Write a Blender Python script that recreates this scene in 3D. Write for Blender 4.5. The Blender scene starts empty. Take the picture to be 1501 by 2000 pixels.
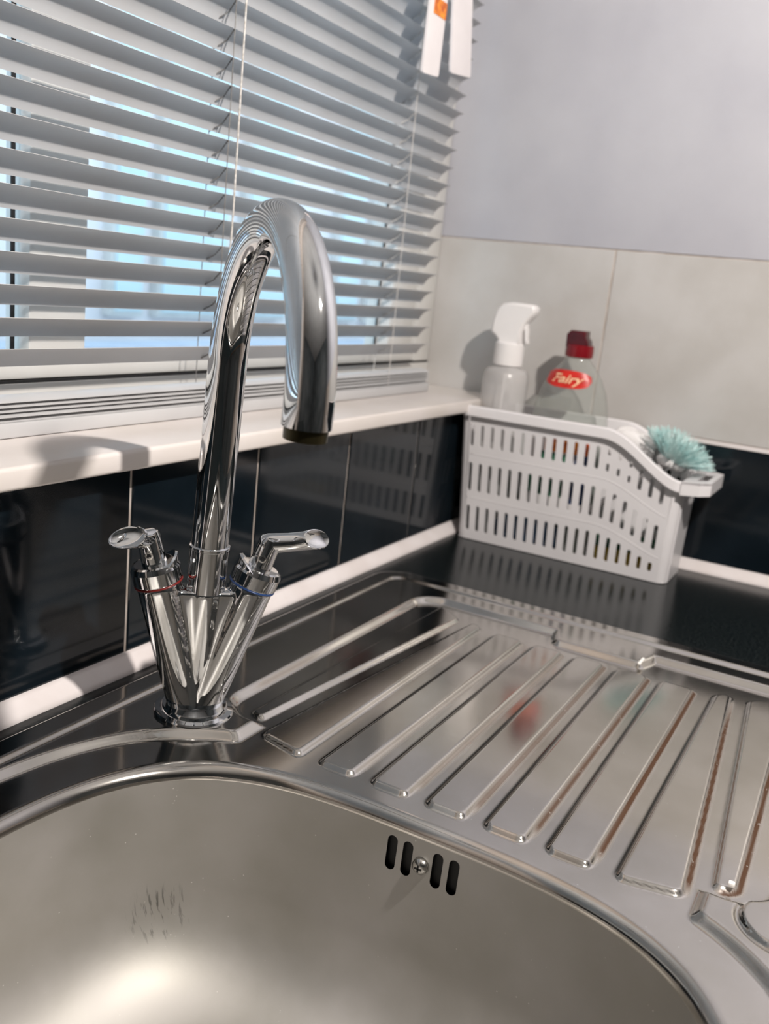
import bpy, bmesh, math, random
import numpy as np
from mathutils import Matrix, Vector
sc = bpy.context.scene
COL = sc.collection
random.seed(7); RNG = np.random.default_rng(7)

# ------------------------------------------------------------------ camera
CAM = (-1.1328, -0.45675, 0.2965)
FPX = 1812.0
R = np.array([[0.48345956, -0.86951896, 0.10101303],
              [-0.16233655, -0.20245196, -0.96574326],
              [0.86018236, 0.4504997, -0.23903204]])      # rows: right, down, forward
cd = bpy.data.cameras.new('camera'); cam = bpy.data.objects.new('camera', cd); COL.objects.link(cam)
cam.matrix_world = Matrix(((R[0][0], -R[1][0], -R[2][0], CAM[0]), (R[0][1], -R[1][1], -R[2][1], CAM[1]),
                           (R[0][2], -R[1][2], -R[2][2], CAM[2]), (0, 0, 0, 1)))
cd.sensor_fit = 'VERTICAL'; cd.sensor_height = 36.0; cd.lens = FPX / 2000 * 36.0
cd.clip_start = 0.01
cd.dof.use_dof = True; cd.dof.focus_distance = 0.56; cd.dof.aperture_fstop = 8.5
sc.camera = cam

# ------------------------------------------------------------------ world, lights, exposure
w = bpy.data.worlds.new('world'); sc.world = w; w.use_nodes = True
nt = w.node_tree; bg = nt.nodes['Background']
bg.inputs[0].default_value = (0.70, 0.87, 1.0, 1); bg.inputs[1].default_value = 2.1
sc.view_settings.view_transform = 'Standard'; sc.view_settings.look = 'None'
sc.view_settings.gamma = 1.0; sc.view_settings.use_curve_mapping = False
sc.view_settings.exposure = 0.15
LAMP = (-0.765, -0.695, 0.840)
ld = bpy.data.lights.new('lamp_light', 'POINT'); ld.shadow_soft_size = 0.019; ld.energy = 38.0
ld.color = (1.0, 0.93, 0.86)
lo = bpy.data.objects.new('lamp_light', ld); COL.objects.link(lo)
lo.location = (LAMP[0], LAMP[1], LAMP[2] - 0.030)

# ------------------------------------------------------------------ materials
def P(name, color, rough=0.5, metal=0.0, **kw):
    m = bpy.data.materials.new(name); m.use_nodes = True
    b = m.node_tree.nodes['Principled BSDF']
    b.inputs['Base Color'].default_value = (*color, 1); b.inputs['Roughness'].default_value = rough
    b.inputs['Metallic'].default_value = metal
    for k, v in kw.items():
        b.inputs[k.replace('_', ' ')].default_value = v
    return m
def N(m, t): return m.node_tree.nodes.new(t)
def LK(m, a, b): m.node_tree.links.new(a, b)
def BS(m): return m.node_tree.nodes['Principled BSDF']
def noisy(m, c1, c2, scale, detail=4, lo=0.35, hi=0.65, bump=0.0, stretch=None, bscale=None, bdist=0.001):
    tc = N(m, 'ShaderNodeTexCoord'); n = N(m, 'ShaderNodeTexNoise'); n.inputs['Scale'].default_value = scale
    n.inputs['Detail'].default_value = detail
    src = tc.outputs['Object']
    if stretch:
        mp = N(m, 'ShaderNodeMapping'); mp.inputs['Scale'].default_value = stretch; LK(m, src, mp.inputs[0]); src = mp.outputs[0]
    LK(m, src, n.inputs['Vector'])
    r = N(m, 'ShaderNodeValToRGB'); r.color_ramp.elements[0].position = lo; r.color_ramp.elements[1].position = hi
    r.color_ramp.elements[0].color = (*c1, 1); r.color_ramp.elements[1].color = (*c2, 1)
    LK(m, n.outputs['Fac'], r.inputs[0]); LK(m, r.outputs[0], BS(m).inputs['Base Color'])
    if bump:
        n2 = N(m, 'ShaderNodeTexNoise'); n2.inputs['Scale'].default_value = bscale or scale * 3; n2.inputs['Detail'].default_value = 3
        LK(m, src, n2.inputs['Vector'])
        bp = N(m, 'ShaderNodeBump'); bp.inputs['Strength'].default_value = bump; bp.inputs['Distance'].default_value = bdist
        LK(m, n2.outputs['Fac'], bp.inputs['Height']); LK(m, bp.outputs[0], BS(m).inputs['Normal'])
    return r
M = {}
M['chrome'] = P('chrome', (0.80, 0.81, 0.82), 0.035, 1.0)
noisy(M['chrome'], (0.74, 0.75, 0.76), (0.84, 0.85, 0.86), 60, lo=0.3, hi=0.7)
M['brass'] = P('aerator_brass', (0.05, 0.042, 0.02), 0.3, 0.8)
M['black'] = P('black', (0.004, 0.004, 0.005), 0.5)
M['red_ring'] = P('red_ring', (0.16, 0.012, 0.01), 0.3)
M['blue_ring'] = P('blue_ring', (0.012, 0.045, 0.16), 0.3)
M['dark_tile'] = P('dark_tile', (0.004, 0.008, 0.012), 0.09)
noisy(M['dark_tile'], (0.003, 0.006, 0.009), (0.007, 0.012, 0.017), 12, bump=0.04, bscale=9, bdist=0.002)
M['light_tile'] = P('light_tile', (0.55, 0.52, 0.50), 0.35)
noisy(M['light_tile'], (0.49, 0.472, 0.455), (0.555, 0.54, 0.53), 14, 6, bump=0.1, bscale=60)
M['grout'] = P('grout', (0.55, 0.49, 0.44), 0.8); noisy(M['grout'], (0.45, 0.38, 0.33), (0.66, 0.60, 0.56), 40)
M['plaster'] = P('plaster', (0.56, 0.55, 0.58), 0.6); noisy(M['plaster'], (0.42, 0.42, 0.465), (0.48, 0.48, 0.52), 7, 5, bump=0.15, bscale=90)
M['shade'] = P('dark_paint', (0.07, 0.08, 0.085), 0.6); noisy(M['shade'], (0.05, 0.06, 0.065), (0.10, 0.11, 0.115), 3)
M['room'] = P('room_paint', (0.62, 0.58, 0.53), 0.8); noisy(M['room'], (0.50, 0.48, 0.45), (0.58, 0.56, 0.53), 3)
M['ceil'] = P('ceiling_paint', (0.75, 0.73, 0.71), 0.9); noisy(M['ceil'], (0.47, 0.47, 0.47), (0.53, 0.53, 0.53), 4)
M['floor'] = P('floor_wood', (0.16, 0.10, 0.06), 0.5); noisy(M['floor'], (0.10, 0.065, 0.04), (0.22, 0.14, 0.09), 6, stretch=(1, 8, 1))
M['strip'] = P('white_strip', (0.80, 0.74, 0.74), 0.35); noisy(M['strip'], (0.76, 0.70, 0.69), (0.84, 0.79, 0.79), 25)
M['sill'] = P('white_sill', (0.74, 0.69, 0.66), 0.35); noisy(M['sill'], (0.70, 0.65, 0.61), (0.78, 0.73, 0.71), 10, 5)
M['upvc'] = P('white_upvc', (0.66, 0.65, 0.63), 0.35); noisy(M['upvc'], (0.63, 0.62, 0.60), (0.69, 0.68, 0.66), 12)
M['slat'] = P('slat_paint', (0.66, 0.66, 0.68), 0.42); noisy(M['slat'], (0.52, 0.52, 0.53), (0.58, 0.58, 0.59), 8)
M['cord'] = P('white_cord', (0.70, 0.67, 0.64), 0.8); noisy(M['cord'], (0.5, 0.47, 0.44), (0.8, 0.77, 0.74), 300)
M['darkcord'] = P('ladder_cord', (0.22, 0.21, 0.20), 0.8); noisy(M['darkcord'], (0.15, 0.14, 0.14), (0.3, 0.29, 0.28), 300)
M['basket'] = P('basket_plastic', (0.78, 0.76, 0.78), 0.3); noisy(M['basket'], (0.80, 0.78, 0.80), (0.86, 0.84, 0.86), 10)
M['white'] = P('white_plastic', (0.85, 0.83, 0.83), 0.3); noisy(M['white'], (0.80, 0.78, 0.78), (0.88, 0.86, 0.86), 9)
M['tag'] = P('tag_plastic', (0.80, 0.76, 0.77), 0.45); noisy(M['tag'], (0.76, 0.72, 0.73), (0.84, 0.80, 0.81), 20)
M['orange'] = P('orange_print', (0.85, 0.22, 0.02), 0.4); noisy(M['orange'], (0.45, 0.04, 0.005), (0.95, 0.33, 0.02), 120)
M['red'] = P('red_plastic', (0.2, 0.006, 0.012), 0.25); noisy(M['red'], (0.15, 0.004, 0.008), (0.21, 0.006, 0.012), 20)
M['dred'] = P('dark_red_plastic', (0.05, 0.006, 0.010), 0.2); noisy(M['dred'], (0.02, 0.003, 0.006), (0.10, 0.006, 0.012), 30)
M['redlabel'] = P('red_label', (0.62, 0.02, 0.012), 0.35); noisy(M['redlabel'], (0.50, 0.015, 0.01), (0.7, 0.03, 0.02), 60)
M['gold'] = P('gold_print', (0.95, 0.62, 0.38), 0.4)
M['teal'] = P('teal_bristle', (0.36, 0.66, 0.66), 0.4); noisy(M['teal'], (0.45, 0.72, 0.72), (0.78, 0.92, 0.91), 70)
M['yellow'] = P('yellow_sponge', (0.55, 0.42, 0.08), 0.9); noisy(M['yellow'], (0.4, 0.28, 0.04), (0.62, 0.48, 0.12), 160, bump=0.6, bscale=300)
M['green'] = P('green_scourer', (0.02, 0.10, 0.05), 0.95); noisy(M['green'], (0.01, 0.06, 0.03), (0.03, 0.14, 0.07), 200, bump=0.6, bscale=400)
M['bluecloth'] = P('blue_cloth', (0.03, 0.07, 0.16), 0.9); noisy(M['bluecloth'], (0.015, 0.04, 0.10), (0.05, 0.12, 0.22), 90, bump=0.5, bscale=300)
M['navy'] = P('navy_label', (0.01, 0.03, 0.10), 0.4); noisy(M['navy'], (0.008, 0.02, 0.08), (0.015, 0.04, 0.13), 30)
M['glabel'] = P('green_label', (0.03, 0.16, 0.09), 0.4); noisy(M['glabel'], (0.02, 0.10, 0.06), (0.04, 0.24, 0.13), 60)
M['brick'] = P('outside_render', (0.80, 0.76, 0.78), 0.8); noisy(M['brick'], (0.76, 0.72, 0.74), (0.84, 0.80, 0.82), 2)
M['outglass'] = P('outside_glass', (0.30, 0.60, 0.72), 0.15); noisy(M['outglass'], (0.50, 0.66, 0.72), (0.60, 0.76, 0.82), 1.5)
M['outledge'] = P('outside_ledge', (0.82, 0.78, 0.80), 0.7); noisy(M['outledge'], (0.78, 0.74, 0.76), (0.85, 0.82, 0.84), 3)
M['paleblue'] = P('outside_grey', (0.42, 0.46, 0.56), 0.7); noisy(M['paleblue'], (0.38, 0.42, 0.52), (0.46, 0.50, 0.60), 3)
M['crumb'] = P('crumb', (0.9, 0.88, 0.86), 0.6)
M['cabinet'] = P('cabinet_front', (0.50, 0.45, 0.38), 0.4); noisy(M['cabinet'], (0.46, 0.41, 0.34), (0.54, 0.49, 0.42), 3)
def lampmat():
    m = bpy.data.materials.new('lamp_glow'); m.use_nodes = True
    b = BS(m); b.inputs['Base Color'].default_value = (0.9, 0.9, 0.88, 1)
    b.inputs['Emission Color'].default_value = (1, 0.94, 0.86, 1); b.inputs['Emission Strength'].default_value = 6
    return m
M['lamp'] = lampmat()
def glassmat(name, col, rough=0.0, ior=1.45, mixw=0.0):
    m = P(name, col, rough); b = BS(m)
    b.inputs['Transmission Weight'].default_value = 1.0; b.inputs['IOR'].default_value = ior
    return m
# thin clear sheet: transparent + glossy by fresnel
def thin(name, tint, refl=0.08, rough=0.02, haze=0.0, hazecol=(0.8, 0.8, 0.8)):
    m = bpy.data.materials.new(name); m.use_nodes = True; t = m.node_tree; t.nodes.clear()
    o = t.nodes.new('ShaderNodeOutputMaterial'); tr = t.nodes.new('ShaderNodeBsdfTransparent'); tr.inputs[0].default_value = (*tint, 1)
    g = t.nodes.new('ShaderNodeBsdfGlossy'); g.inputs['Roughness'].default_value = rough
    lw0 = t.nodes.new('ShaderNodeLayerWeight'); lw0.inputs[0].default_value = 0.5
    pw = t.nodes.new('ShaderNodeMath'); pw.operation = 'POWER'; pw.inputs[1].default_value = 4.0; t.links.new(lw0.outputs['Facing'], pw.inputs[0])
    lw = t.nodes.new('ShaderNodeMath'); lw.operation = 'MULTIPLY_ADD'; lw.inputs[1].default_value = 0.85; lw.inputs[2].default_value = 0.04; lw.use_clamp = True
    t.links.new(pw.outputs[0], lw.inputs[0])
    d = t.nodes.new('ShaderNodeBsdfDiffuse'); d.inputs[0].default_value = (*hazecol, 1)
    mx = t.nodes.new('ShaderNodeMixShader'); mx.inputs[0].default_value = haze
    t.links.new(tr.outputs[0], mx.inputs[1]); t.links.new(d.outputs[0], mx.inputs[2])
    m2 = t.nodes.new('ShaderNodeMixShader'); t.links.new(lw.outputs[0], m2.inputs[0])
    t.links.new(mx.outputs[0], m2.inputs[1]); t.links.new(g.outputs[0], m2.inputs[2]); t.links.new(m2.outputs[0], o.inputs[0])
    return m
M['pane'] = thin('window_glass', (0.93, 0.97, 0.98))
M['clear'] = thin('clear_plastic', (0.90, 0.92, 0.90), rough=0.08, haze=0.10)
M['frost'] = thin('translucent_plastic', (0.86, 0.86, 0.86), rough=0.25, haze=0.42, hazecol=(0.85, 0.83, 0.83))
M['soap'] = thin('soap_liquid', (0.80, 0.84, 0.82), rough=0.1, haze=0.18, hazecol=(0.7, 0.72, 0.70))

def worktop_mat():
    m = P('dark_laminate', (0.02, 0.025, 0.025), 0.19)
    tc = N(m, 'ShaderNodeTexCoord'); n = N(m, 'ShaderNodeTexNoise'); n.inputs['Scale'].default_value = 420; n.inputs['Detail'].default_value = 3
    LK(m, tc.outputs['Object'], n.inputs['Vector'])
    r = N(m, 'ShaderNodeValToRGB'); r.color_ramp.elements[0].position = 0.45; r.color_ramp.elements[1].position = 0.75
    r.color_ramp.elements[0].color = (0.003, 0.005, 0.006, 1); r.color_ramp.elements[1].color = (0.022, 0.028, 0.028, 1)
    LK(m, n.outputs['Fac'], r.inputs[0]); LK(m, r.outputs[0], BS(m).inputs['Base Color'])
    n3 = N(m, 'ShaderNodeTexNoise'); n3.inputs['Scale'].default_value = 220; LK(m, tc.outputs['Object'], n3.inputs['Vector'])
    bp = N(m, 'ShaderNodeBump'); bp.inputs['Strength'].default_value = 0.12; bp.inputs['Distance'].default_value = 0.0006
    LK(m, n3.outputs['Fac'], bp.inputs['Height']); LK(m, bp.outputs[0], BS(m).inputs['Normal'])
    return m
M['worktop'] = worktop_mat(); BS(M['worktop']).inputs['Specular IOR Level'].default_value = 0.30
def steel_mat(name, rough, rust=False, base=(0.60, 0.575, 0.54), bump=0.03, scr=True):
    m = P(name, base, rough, 1.0); b = BS(m)
    tc = N(m, 'ShaderNodeTexCoord')
    n = N(m, 'ShaderNodeTexNoise'); n.inputs['Scale'].default_value = 16; n.inputs['Detail'].default_value = 7
    LK(m, tc.outputs['Object'], n.inputs['Vector'])
    r = N(m, 'ShaderNodeValToRGB'); r.color_ramp.elements[0].position = 0.3; r.color_ramp.elements[1].position = 0.7
    r.color_ramp.elements[0].color = (base[0]*.86, base[1]*.86, base[2]*.84, 1); r.color_ramp.elements[1].color = (base[0]*1.08, base[1]*1.08, base[2]*1.1, 1)
    LK(m, n.outputs['Fac'], r.inputs[0]); col = r.outputs[0]
    rr = N(m, 'ShaderNodeMapRange'); rr.inputs['To Min'].default_value = rough * 0.8; rr.inputs['To Max'].default_value = rough * 1.25
    LK(m, n.outputs['Fac'], rr.inputs[0]); rout = rr.outputs[0]
    # fine specks (dried water drops)
    v = N(m, 'ShaderNodeTexVoronoi'); v.inputs['Scale'].default_value = 170; LK(m, tc.outputs['Object'], v.inputs['Vector'])
    sp = N(m, 'ShaderNodeMapRange'); sp.inputs['From Min'].default_value = 0.03; sp.inputs['From Max'].default_value = 0.09
    sp.inputs['To Min'].default_value = 1; sp.inputs['To Max'].default_value = 0; LK(m, v.outputs['Distance'], sp.inputs[0])
    n4 = N(m, 'ShaderNodeTexNoise'); n4.inputs['Scale'].default_value = 45; LK(m, tc.outputs['Object'], n4.inputs['Vector'])
    th = N(m, 'ShaderNodeMapRange'); th.inputs['From Min'].default_value = 0.56; th.inputs['From Max'].default_value = 0.62; LK(m, n4.outputs['Fac'], th.inputs[0])
    mu = N(m, 'ShaderNodeMath'); mu.operation = 'MULTIPLY'; LK(m, sp.outputs[0], mu.inputs[0]); LK(m, th.outputs[0], mu.inputs[1])
    mx = N(m, 'ShaderNodeMix'); mx.data_type = 'RGBA'; LK(m, mu.outputs[0], mx.inputs['Factor']); LK(m, col, mx.inputs['A']); mx.inputs['B'].default_value = (0.85, 0.84, 0.82, 1)
    col = mx.outputs['Result']
    if rust:
        at = N(m, 'ShaderNodeAttribute'); at.attribute_name = 'rust'
        n5 = N(m, 'ShaderNodeTexNoise'); n5.inputs['Scale'].default_value = 330; n5.inputs['Detail'].default_value = 4; LK(m, tc.outputs['Object'], n5.inputs['Vector'])
        m5 = N(m, 'ShaderNodeMapRange'); m5.inputs['From Min'].default_value = 0.15; m5.inputs['From Max'].default_value = 0.36; LK(m, n5.outputs['Fac'], m5.inputs[0])
        mm = N(m, 'ShaderNodeMath'); mm.operation = 'MULTIPLY'; mm.use_clamp = True; LK(m, at.outputs['Fac'], mm.inputs[0]); LK(m, m5.outputs[0], mm.inputs[1])
        m6 = N(m, 'ShaderNodeMix'); m6.data_type = 'RGBA'; LK(m, mm.outputs[0], m6.inputs['Factor']); LK(m, col, m6.inputs['A']); m6.inputs['B'].default_value = (0.060, 0.022, 0.005, 1)
        col = m6.outputs['Result']
        ag = N(m, 'ShaderNodeAttribute'); ag.attribute_name = 'crease_shade'
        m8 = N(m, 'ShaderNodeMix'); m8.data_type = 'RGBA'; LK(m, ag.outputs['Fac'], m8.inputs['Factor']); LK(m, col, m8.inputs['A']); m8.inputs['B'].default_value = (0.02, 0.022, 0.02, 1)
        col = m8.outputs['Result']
        inv = N(m, 'ShaderNodeMath'); inv.operation = 'SUBTRACT'; inv.inputs[0].default_value = 1; LK(m, mm.outputs[0], inv.inputs[1]); LK(m, inv.outputs[0], b.inputs['Metallic'])
        r7 = N(m, 'ShaderNodeMix'); r7.data_type = 'FLOAT'; LK(m, mm.outputs[0], r7.inputs['Factor']); LK(m, rout, r7.inputs['A']); r7.inputs['B'].default_value = 0.6
        rout = r7.outputs['Result']
    LK(m, col, b.inputs['Base Color']); LK(m, rout, b.inputs['Roughness'])
    nb = N(m, 'ShaderNodeTexNoise'); nb.inputs['Scale'].default_value = 260; nb.inputs['Detail'].default_value = 2; LK(m, tc.outputs['Object'], nb.inputs['Vector'])
    bp = N(m, 'ShaderNodeBump'); bp.inputs['Strength'].default_value = bump; bp.inputs['Distance'].default_value = 0.0004
    LK(m, nb.outputs['Fac'], bp.inputs['Height']); LK(m, bp.outputs[0], b.inputs['Normal'])
    return m
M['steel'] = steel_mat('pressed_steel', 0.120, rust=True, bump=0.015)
M['basin'] = steel_mat('brushed_basin_steel', 0.60, base=(0.52, 0.505, 0.48), bump=0.08)
def scuffs(m, centre, rad):
    b = BS(m); old = b.inputs['Base Color'].links[0].from_socket
    ge = N(m, 'ShaderNodeNewGeometry'); dv = N(m, 'ShaderNodeVectorMath'); dv.operation = 'DISTANCE'; dv.inputs[1].default_value = centre; LK(m, ge.outputs['Position'], dv.inputs[0])
    mr = N(m, 'ShaderNodeMapRange'); mr.inputs['From Min'].default_value = rad; mr.inputs['From Max'].default_value = rad * 0.4; LK(m, dv.outputs['Value'], mr.inputs[0])
    mp = N(m, 'ShaderNodeMapping'); mp.inputs['Scale'].default_value = (1.0, 0.30, 0.10); mp.inputs['Rotation'].default_value = (0.2, 0.5, 0.3); LK(m, ge.outputs['Position'], mp.inputs[0])
    n = N(m, 'ShaderNodeTexNoise'); n.inputs['Scale'].default_value = 620; n.inputs['Detail'].default_value = 3; LK(m, mp.outputs[0], n.inputs['Vector'])
    m2 = N(m, 'ShaderNodeMapRange'); m2.inputs['From Min'].default_value = 0.57; m2.inputs['From Max'].default_value = 0.66; LK(m, n.outputs['Fac'], m2.inputs[0])
    mu = N(m, 'ShaderNodeMath'); mu.operation = 'MULTIPLY'; LK(m, mr.outputs[0], mu.inputs[0]); LK(m, m2.outputs[0], mu.inputs[1])
    mx = N(m, 'ShaderNodeMix'); mx.data_type = 'RGBA'; LK(m, mu.outputs[0], mx.inputs['Factor']); LK(m, old, mx.inputs['A']); mx.inputs['B'].default_value = (0.05, 0.055, 0.05, 1)
    LK(m, mx.outputs['Result'], b.inputs['Base Color'])
scuffs(M['basin'], (-0.735, -0.112, -0.100), 0.030)
M['screw'] = P('screw_steel', (0.7, 0.69, 0.66), 0.2, 1.0)

# ------------------------------------------------------------------ helpers
WM = {}
def reg(o, parent, mat_local):
    base = WM[parent.name] if parent else np.eye(4)
    WM[o.name] = base @ mat_local
def empty(name, loc=(0, 0, 0), rot=None, parent=None):
    o = bpy.data.objects.new(name, None); COL.objects.link(o); o.empty_display_size = 0.02
    m = np.eye(4); m[:3, 3] = loc
    if rot is not None: m[:3, :3] = rot
    if parent is not None:
        o.parent = parent
    o.matrix_local = Matrix(m.tolist()); reg(o, parent, m)
    return o
def tag(o, label=None, cat=None, group=None, kind=None):
    if label: o['label'] = label
    if cat: o['category'] = cat
    if group: o['group'] = group
    if kind: o['kind'] = kind
    return o
def mk(name, v, f, mat, parent=None, smooth=False, loc=None, local=False, auto=None):
    """world-space verts -> one mesh object (parent-relative); f: list or int array"""
    v = np.asarray(v, float)
    me = bpy.data.meshes.new(name)
    if parent is not None and not local:
        inv = np.linalg.inv(WM[parent.name]); v = v @ inv[:3, :3].T + inv[:3, 3]
    m = np.eye(4)
    if loc is not None:
        l = np.asarray(loc, float)
        if parent is not None and not local:
            l = inv[:3, :3] @ l + inv[:3, 3]
        v = v - l; m[:3, 3] = l
    if isinstance(f, np.ndarray):
        n = f.shape[1]; me.vertices.add(len(v)); me.vertices.foreach_set('co', v.astype(np.float32).ravel())
        me.loops.add(f.size); me.loops.foreach_set('vertex_index', f.astype(np.int32).ravel())
        me.polygons.add(len(f)); me.polygons.foreach_set('loop_start', np.arange(0, f.size, n, dtype=np.int32))
        me.polygons.foreach_set('loop_total', np.full(len(f), n, dtype=np.int32)); me.update(calc_edges=True)
    else:
        me.from_pydata([tuple(p) for p in v], [], [tuple(q) for q in f]); me.update()
    me.validate()
    if smooth: me.polygons.foreach_set('use_smooth', [True] * len(me.polygons))
    if auto is not None:
        bm = bmesh.new(); bm.from_mesh(me)
        for e in bm.edges:
            e.smooth = not (len(e.link_faces) == 2 and e.calc_face_angle(0) > auto)
        bm.to_mesh(me); bm.free()
        me.polygons.foreach_set('use_smooth', [True] * len(me.polygons))
    me.materials.append(mat)
    o = bpy.data.objects.new(name, me); COL.objects.link(o)
    if parent is not None: o.parent = parent
    o.matrix_local = Matrix(m.tolist()); reg(o, parent, m)
    return o
def inst(src, parent, loc, name=None):
    o = src.copy(); COL.objects.link(o); o.parent = parent; o.location = loc
    return o
def boxg(x0, x1, y0, y1, z0, z1):
    v = [(x, y, z) for x in (x0, x1) for y in (y0, y1) for z in (z0, z1)]
    return v, [(0, 1, 3, 2), (4, 6, 7, 5), (0, 4, 5, 1), (2, 3, 7, 6), (0, 2, 6, 4), (1, 5, 7, 3)]
def join(gs):
    V = []; F = []
    for v, f in gs:
        n = len(V); V += [tuple(p) for p in v]; F += [tuple(i + n for i in q) for q in f]
    return V, F
def bevelled(v, f, w, seg=2):
    bm = bmesh.new(); vs = [bm.verts.new(p) for p in v]
    for q in f: bm.faces.new([vs[i] for i in q])
    bmesh.ops.recalc_face_normals(bm, faces=bm.faces)
    bmesh.ops.bevel(bm, geom=list(bm.edges), offset=w, segments=seg, profile=0.5, affect='EDGES')
    V = [tuple(a.co) for a in bm.verts]; bm.verts.index_update(); F = [tuple(a.index for a in q.verts) for q in bm.faces]
    bm.free(); return V, F
def bbox(name, x0, x1, y0, y1, z0, z1, mat, parent=None, w=0.0015, seg=2, loc=None):
    v, f = bevelled(*boxg(x0, x1, y0, y1, z0, z1), w, seg) if w else boxg(x0, x1, y0, y1, z0, z1)
    return mk(name, v, f, mat, parent, auto=0.6, loc=loc)
def frames(pts):
    pts = np.asarray(pts, float); T = np.gradient(pts, axis=0); T /= np.linalg.norm(T, axis=1)[:, None]
    a = np.array([0, 0, 1.]) if abs(T[0][2]) < 0.9 else np.array([1., 0, 0])
    n = np.cross(T[0], a); n /= np.linalg.norm(n); Ns = [n]
    for i in range(1, len(pts)):
        n = Ns[-1] - T[i] * (Ns[-1] @ T[i]); n /= np.linalg.norm(n); Ns.append(n)
    Ns = np.array(Ns); return pts, T, Ns, np.cross(T, Ns)
def tube(pts, rad, n=24, cap=True):
    pts, T, A, B = frames(pts); rad = np.broadcast_to(rad, len(pts))
    a = np.linspace(0, 2 * np.pi, n, endpoint=False); V = []
    for p, r, u, w_ in zip(pts, rad, A, B): V += [tuple(p + r * (math.cos(t) * u + math.sin(t) * w_)) for t in a]
    F = [(i * n + j, i * n + (j + 1) % n, (i + 1) * n + (j + 1) % n, (i + 1) * n + j) for i in range(len(pts) - 1) for j in range(n)]
    if cap: F += [tuple(reversed(range(n))), tuple((len(pts) - 1) * n + j for j in range(n))]
    return V, F
def lathe(prof, n=48, org=(0, 0, 0), axis=(0, 0, 1), sx=1.0, sy=1.0, xdir=None):
    """prof: list of (r, h)"""
    ax = np.array(axis, float); ax /= np.linalg.norm(ax)
    u = np.array(xdir, float) if xdir is not None else (np.array([1., 0, 0]) if abs(ax[0]) < 0.9 else np.array([0, 1., 0]))
    u = u - ax * (u @ ax); u /= np.linalg.norm(u); w_ = np.cross(ax, u); org = np.array(org, float)
    V = []; a = np.linspace(0, 2 * np.pi, n, endpoint=False)
    for r, h in prof: V += [tuple(org + ax * h + r * (sx * math.cos(t) * u + sy * math.sin(t) * w_)) for t in a]
    F = [(i * n + j, i * n + (j + 1) % n, (i + 1) * n + (j + 1) % n, (i + 1) * n + j) for i in range(len(prof) - 1) for j in range(n)]
    if prof[0][0] > 1e-6: F.append(tuple(reversed(range(n))))
    if prof[-1][0] > 1e-6: F.append(tuple((len(prof) - 1) * n + j for j in range(n)))
    return V, F
def poly_panel(outlines, depth, bevel=0.0):
    """flat plate with holes in local (u,v,w); w in [-depth/2, depth/2]"""
    cu = bpy.data.curves.new('tmp', 'CURVE'); cu.dimensions = '2D'; cu.fill_mode = 'BOTH'; cu.extrude = depth / 2 - bevel; cu.bevel_depth = bevel; cu.offset = -bevel
    cu.bevel_resolution = 1
    for pl in outlines:
        s = cu.splines.new('POLY'); s.points.add(len(pl) - 1); s.use_cyclic_u = True
        for p, q in zip(s.points, pl): p.co = (q[0], q[1], 0, 1)
    o = bpy.data.objects.new('tmp', cu); COL.objects.link(o)
    dg = bpy.context.evaluated_depsgraph_get(); me = bpy.data.meshes.new_from_object(o.evaluated_get(dg))
    V = np.array([v.co[:] for v in me.vertices]); F = [tuple(p.vertices) for p in me.polygons]
    bpy.data.objects.remove(o); bpy.data.curves.remove(cu); bpy.data.meshes.remove(me)
    return V, F
def stadium(cx, z0, z1, w_, n=6):
    r = w_ / 2; p = []
    if z1 - z0 < w_: z1 = z0 + w_
    for t in np.linspace(0, np.pi, n): p.append((cx + r * math.cos(t), z1 - r + r * math.sin(t)))
    for t in np.linspace(np.pi, 2 * np.pi, n): p.append((cx + r * math.cos(t), z0 + r + r * math.sin(t)))
    return p
def eval_mod(v, f, mods):
    me = bpy.data.meshes.new('tmp'); me.from_pydata([tuple(p) for p in v], [], f); me.update()
    bm = bmesh.new(); bm.from_mesh(me); bmesh.ops.recalc_face_normals(bm, faces=bm.faces); bm.to_mesh(me); bm.free()
    o = bpy.data.objects.new('tmp', me); COL.objects.link(o)
    for t, kw in mods:
        md = o.modifiers.new(t, t)
        for k, val in kw.items(): setattr(md, k, val)
    dg = bpy.context.evaluated_depsgraph_get(); m2 = bpy.data.meshes.new_from_object(o.evaluated_get(dg))
    V = np.array([x.co[:] for x in m2.vertices]); F = [tuple(p.vertices) for p in m2.polygons]
    bpy.data.objects.remove(o); bpy.data.meshes.remove(me); bpy.data.meshes.remove(m2)
    return V, F

# ------------------------------------------------------------------ setting: room shell
RX0, RY0, ZF, ZC = -3.0, -2.6, -0.90, 1.50
WO = (-1.60, 0.0, 0.1555, 1.15)      # window opening x0 x1 z0 z1
tag(mk('floor', *boxg(RX0, 0.1, RY0, 0.12, ZF - 0.05, ZF), M['floor']), kind='structure')
tag(mk('ceiling', *boxg(RX0, 0.1, RY0, 0.12, ZC, ZC + 0.05), M['ceil']), kind='structure')
tag(mk('wall_left', *boxg(RX0 - 0.05, RX0, RY0, 0.12, ZF, ZC), M['shade']), kind='structure')
tag(mk('wall_front', *boxg(RX0, 0.1, RY0 - 0.05, RY0, ZF, ZC), M['shade']), kind='structure')
wb = empty('wall_back', (0, 0.006, 0)); tag(wb, kind='structure')
g = [boxg(RX0, 0.006, 0.0015, 0.14, ZF, WO[2]), boxg(RX0, WO[0], 0.0015, 0.14, WO[2], ZC), boxg(WO[0], 0.006, 0.0015, 0.14, WO[3], ZC)]
mk('plastered_face', *join(g), M['grout'], wb)
wr = empty('wall_right', (0.006, 0, 0)); tag(wr, kind='structure')
mk('backing', *boxg(0.0015, 0.10, RY0, 0.16, ZF, ZC), M['grout'], wr)
mk('plaster', *boxg(0.0, 0.0016, RY0, 0.16, 0.3628, ZC), M['plaster'], wr)
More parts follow.
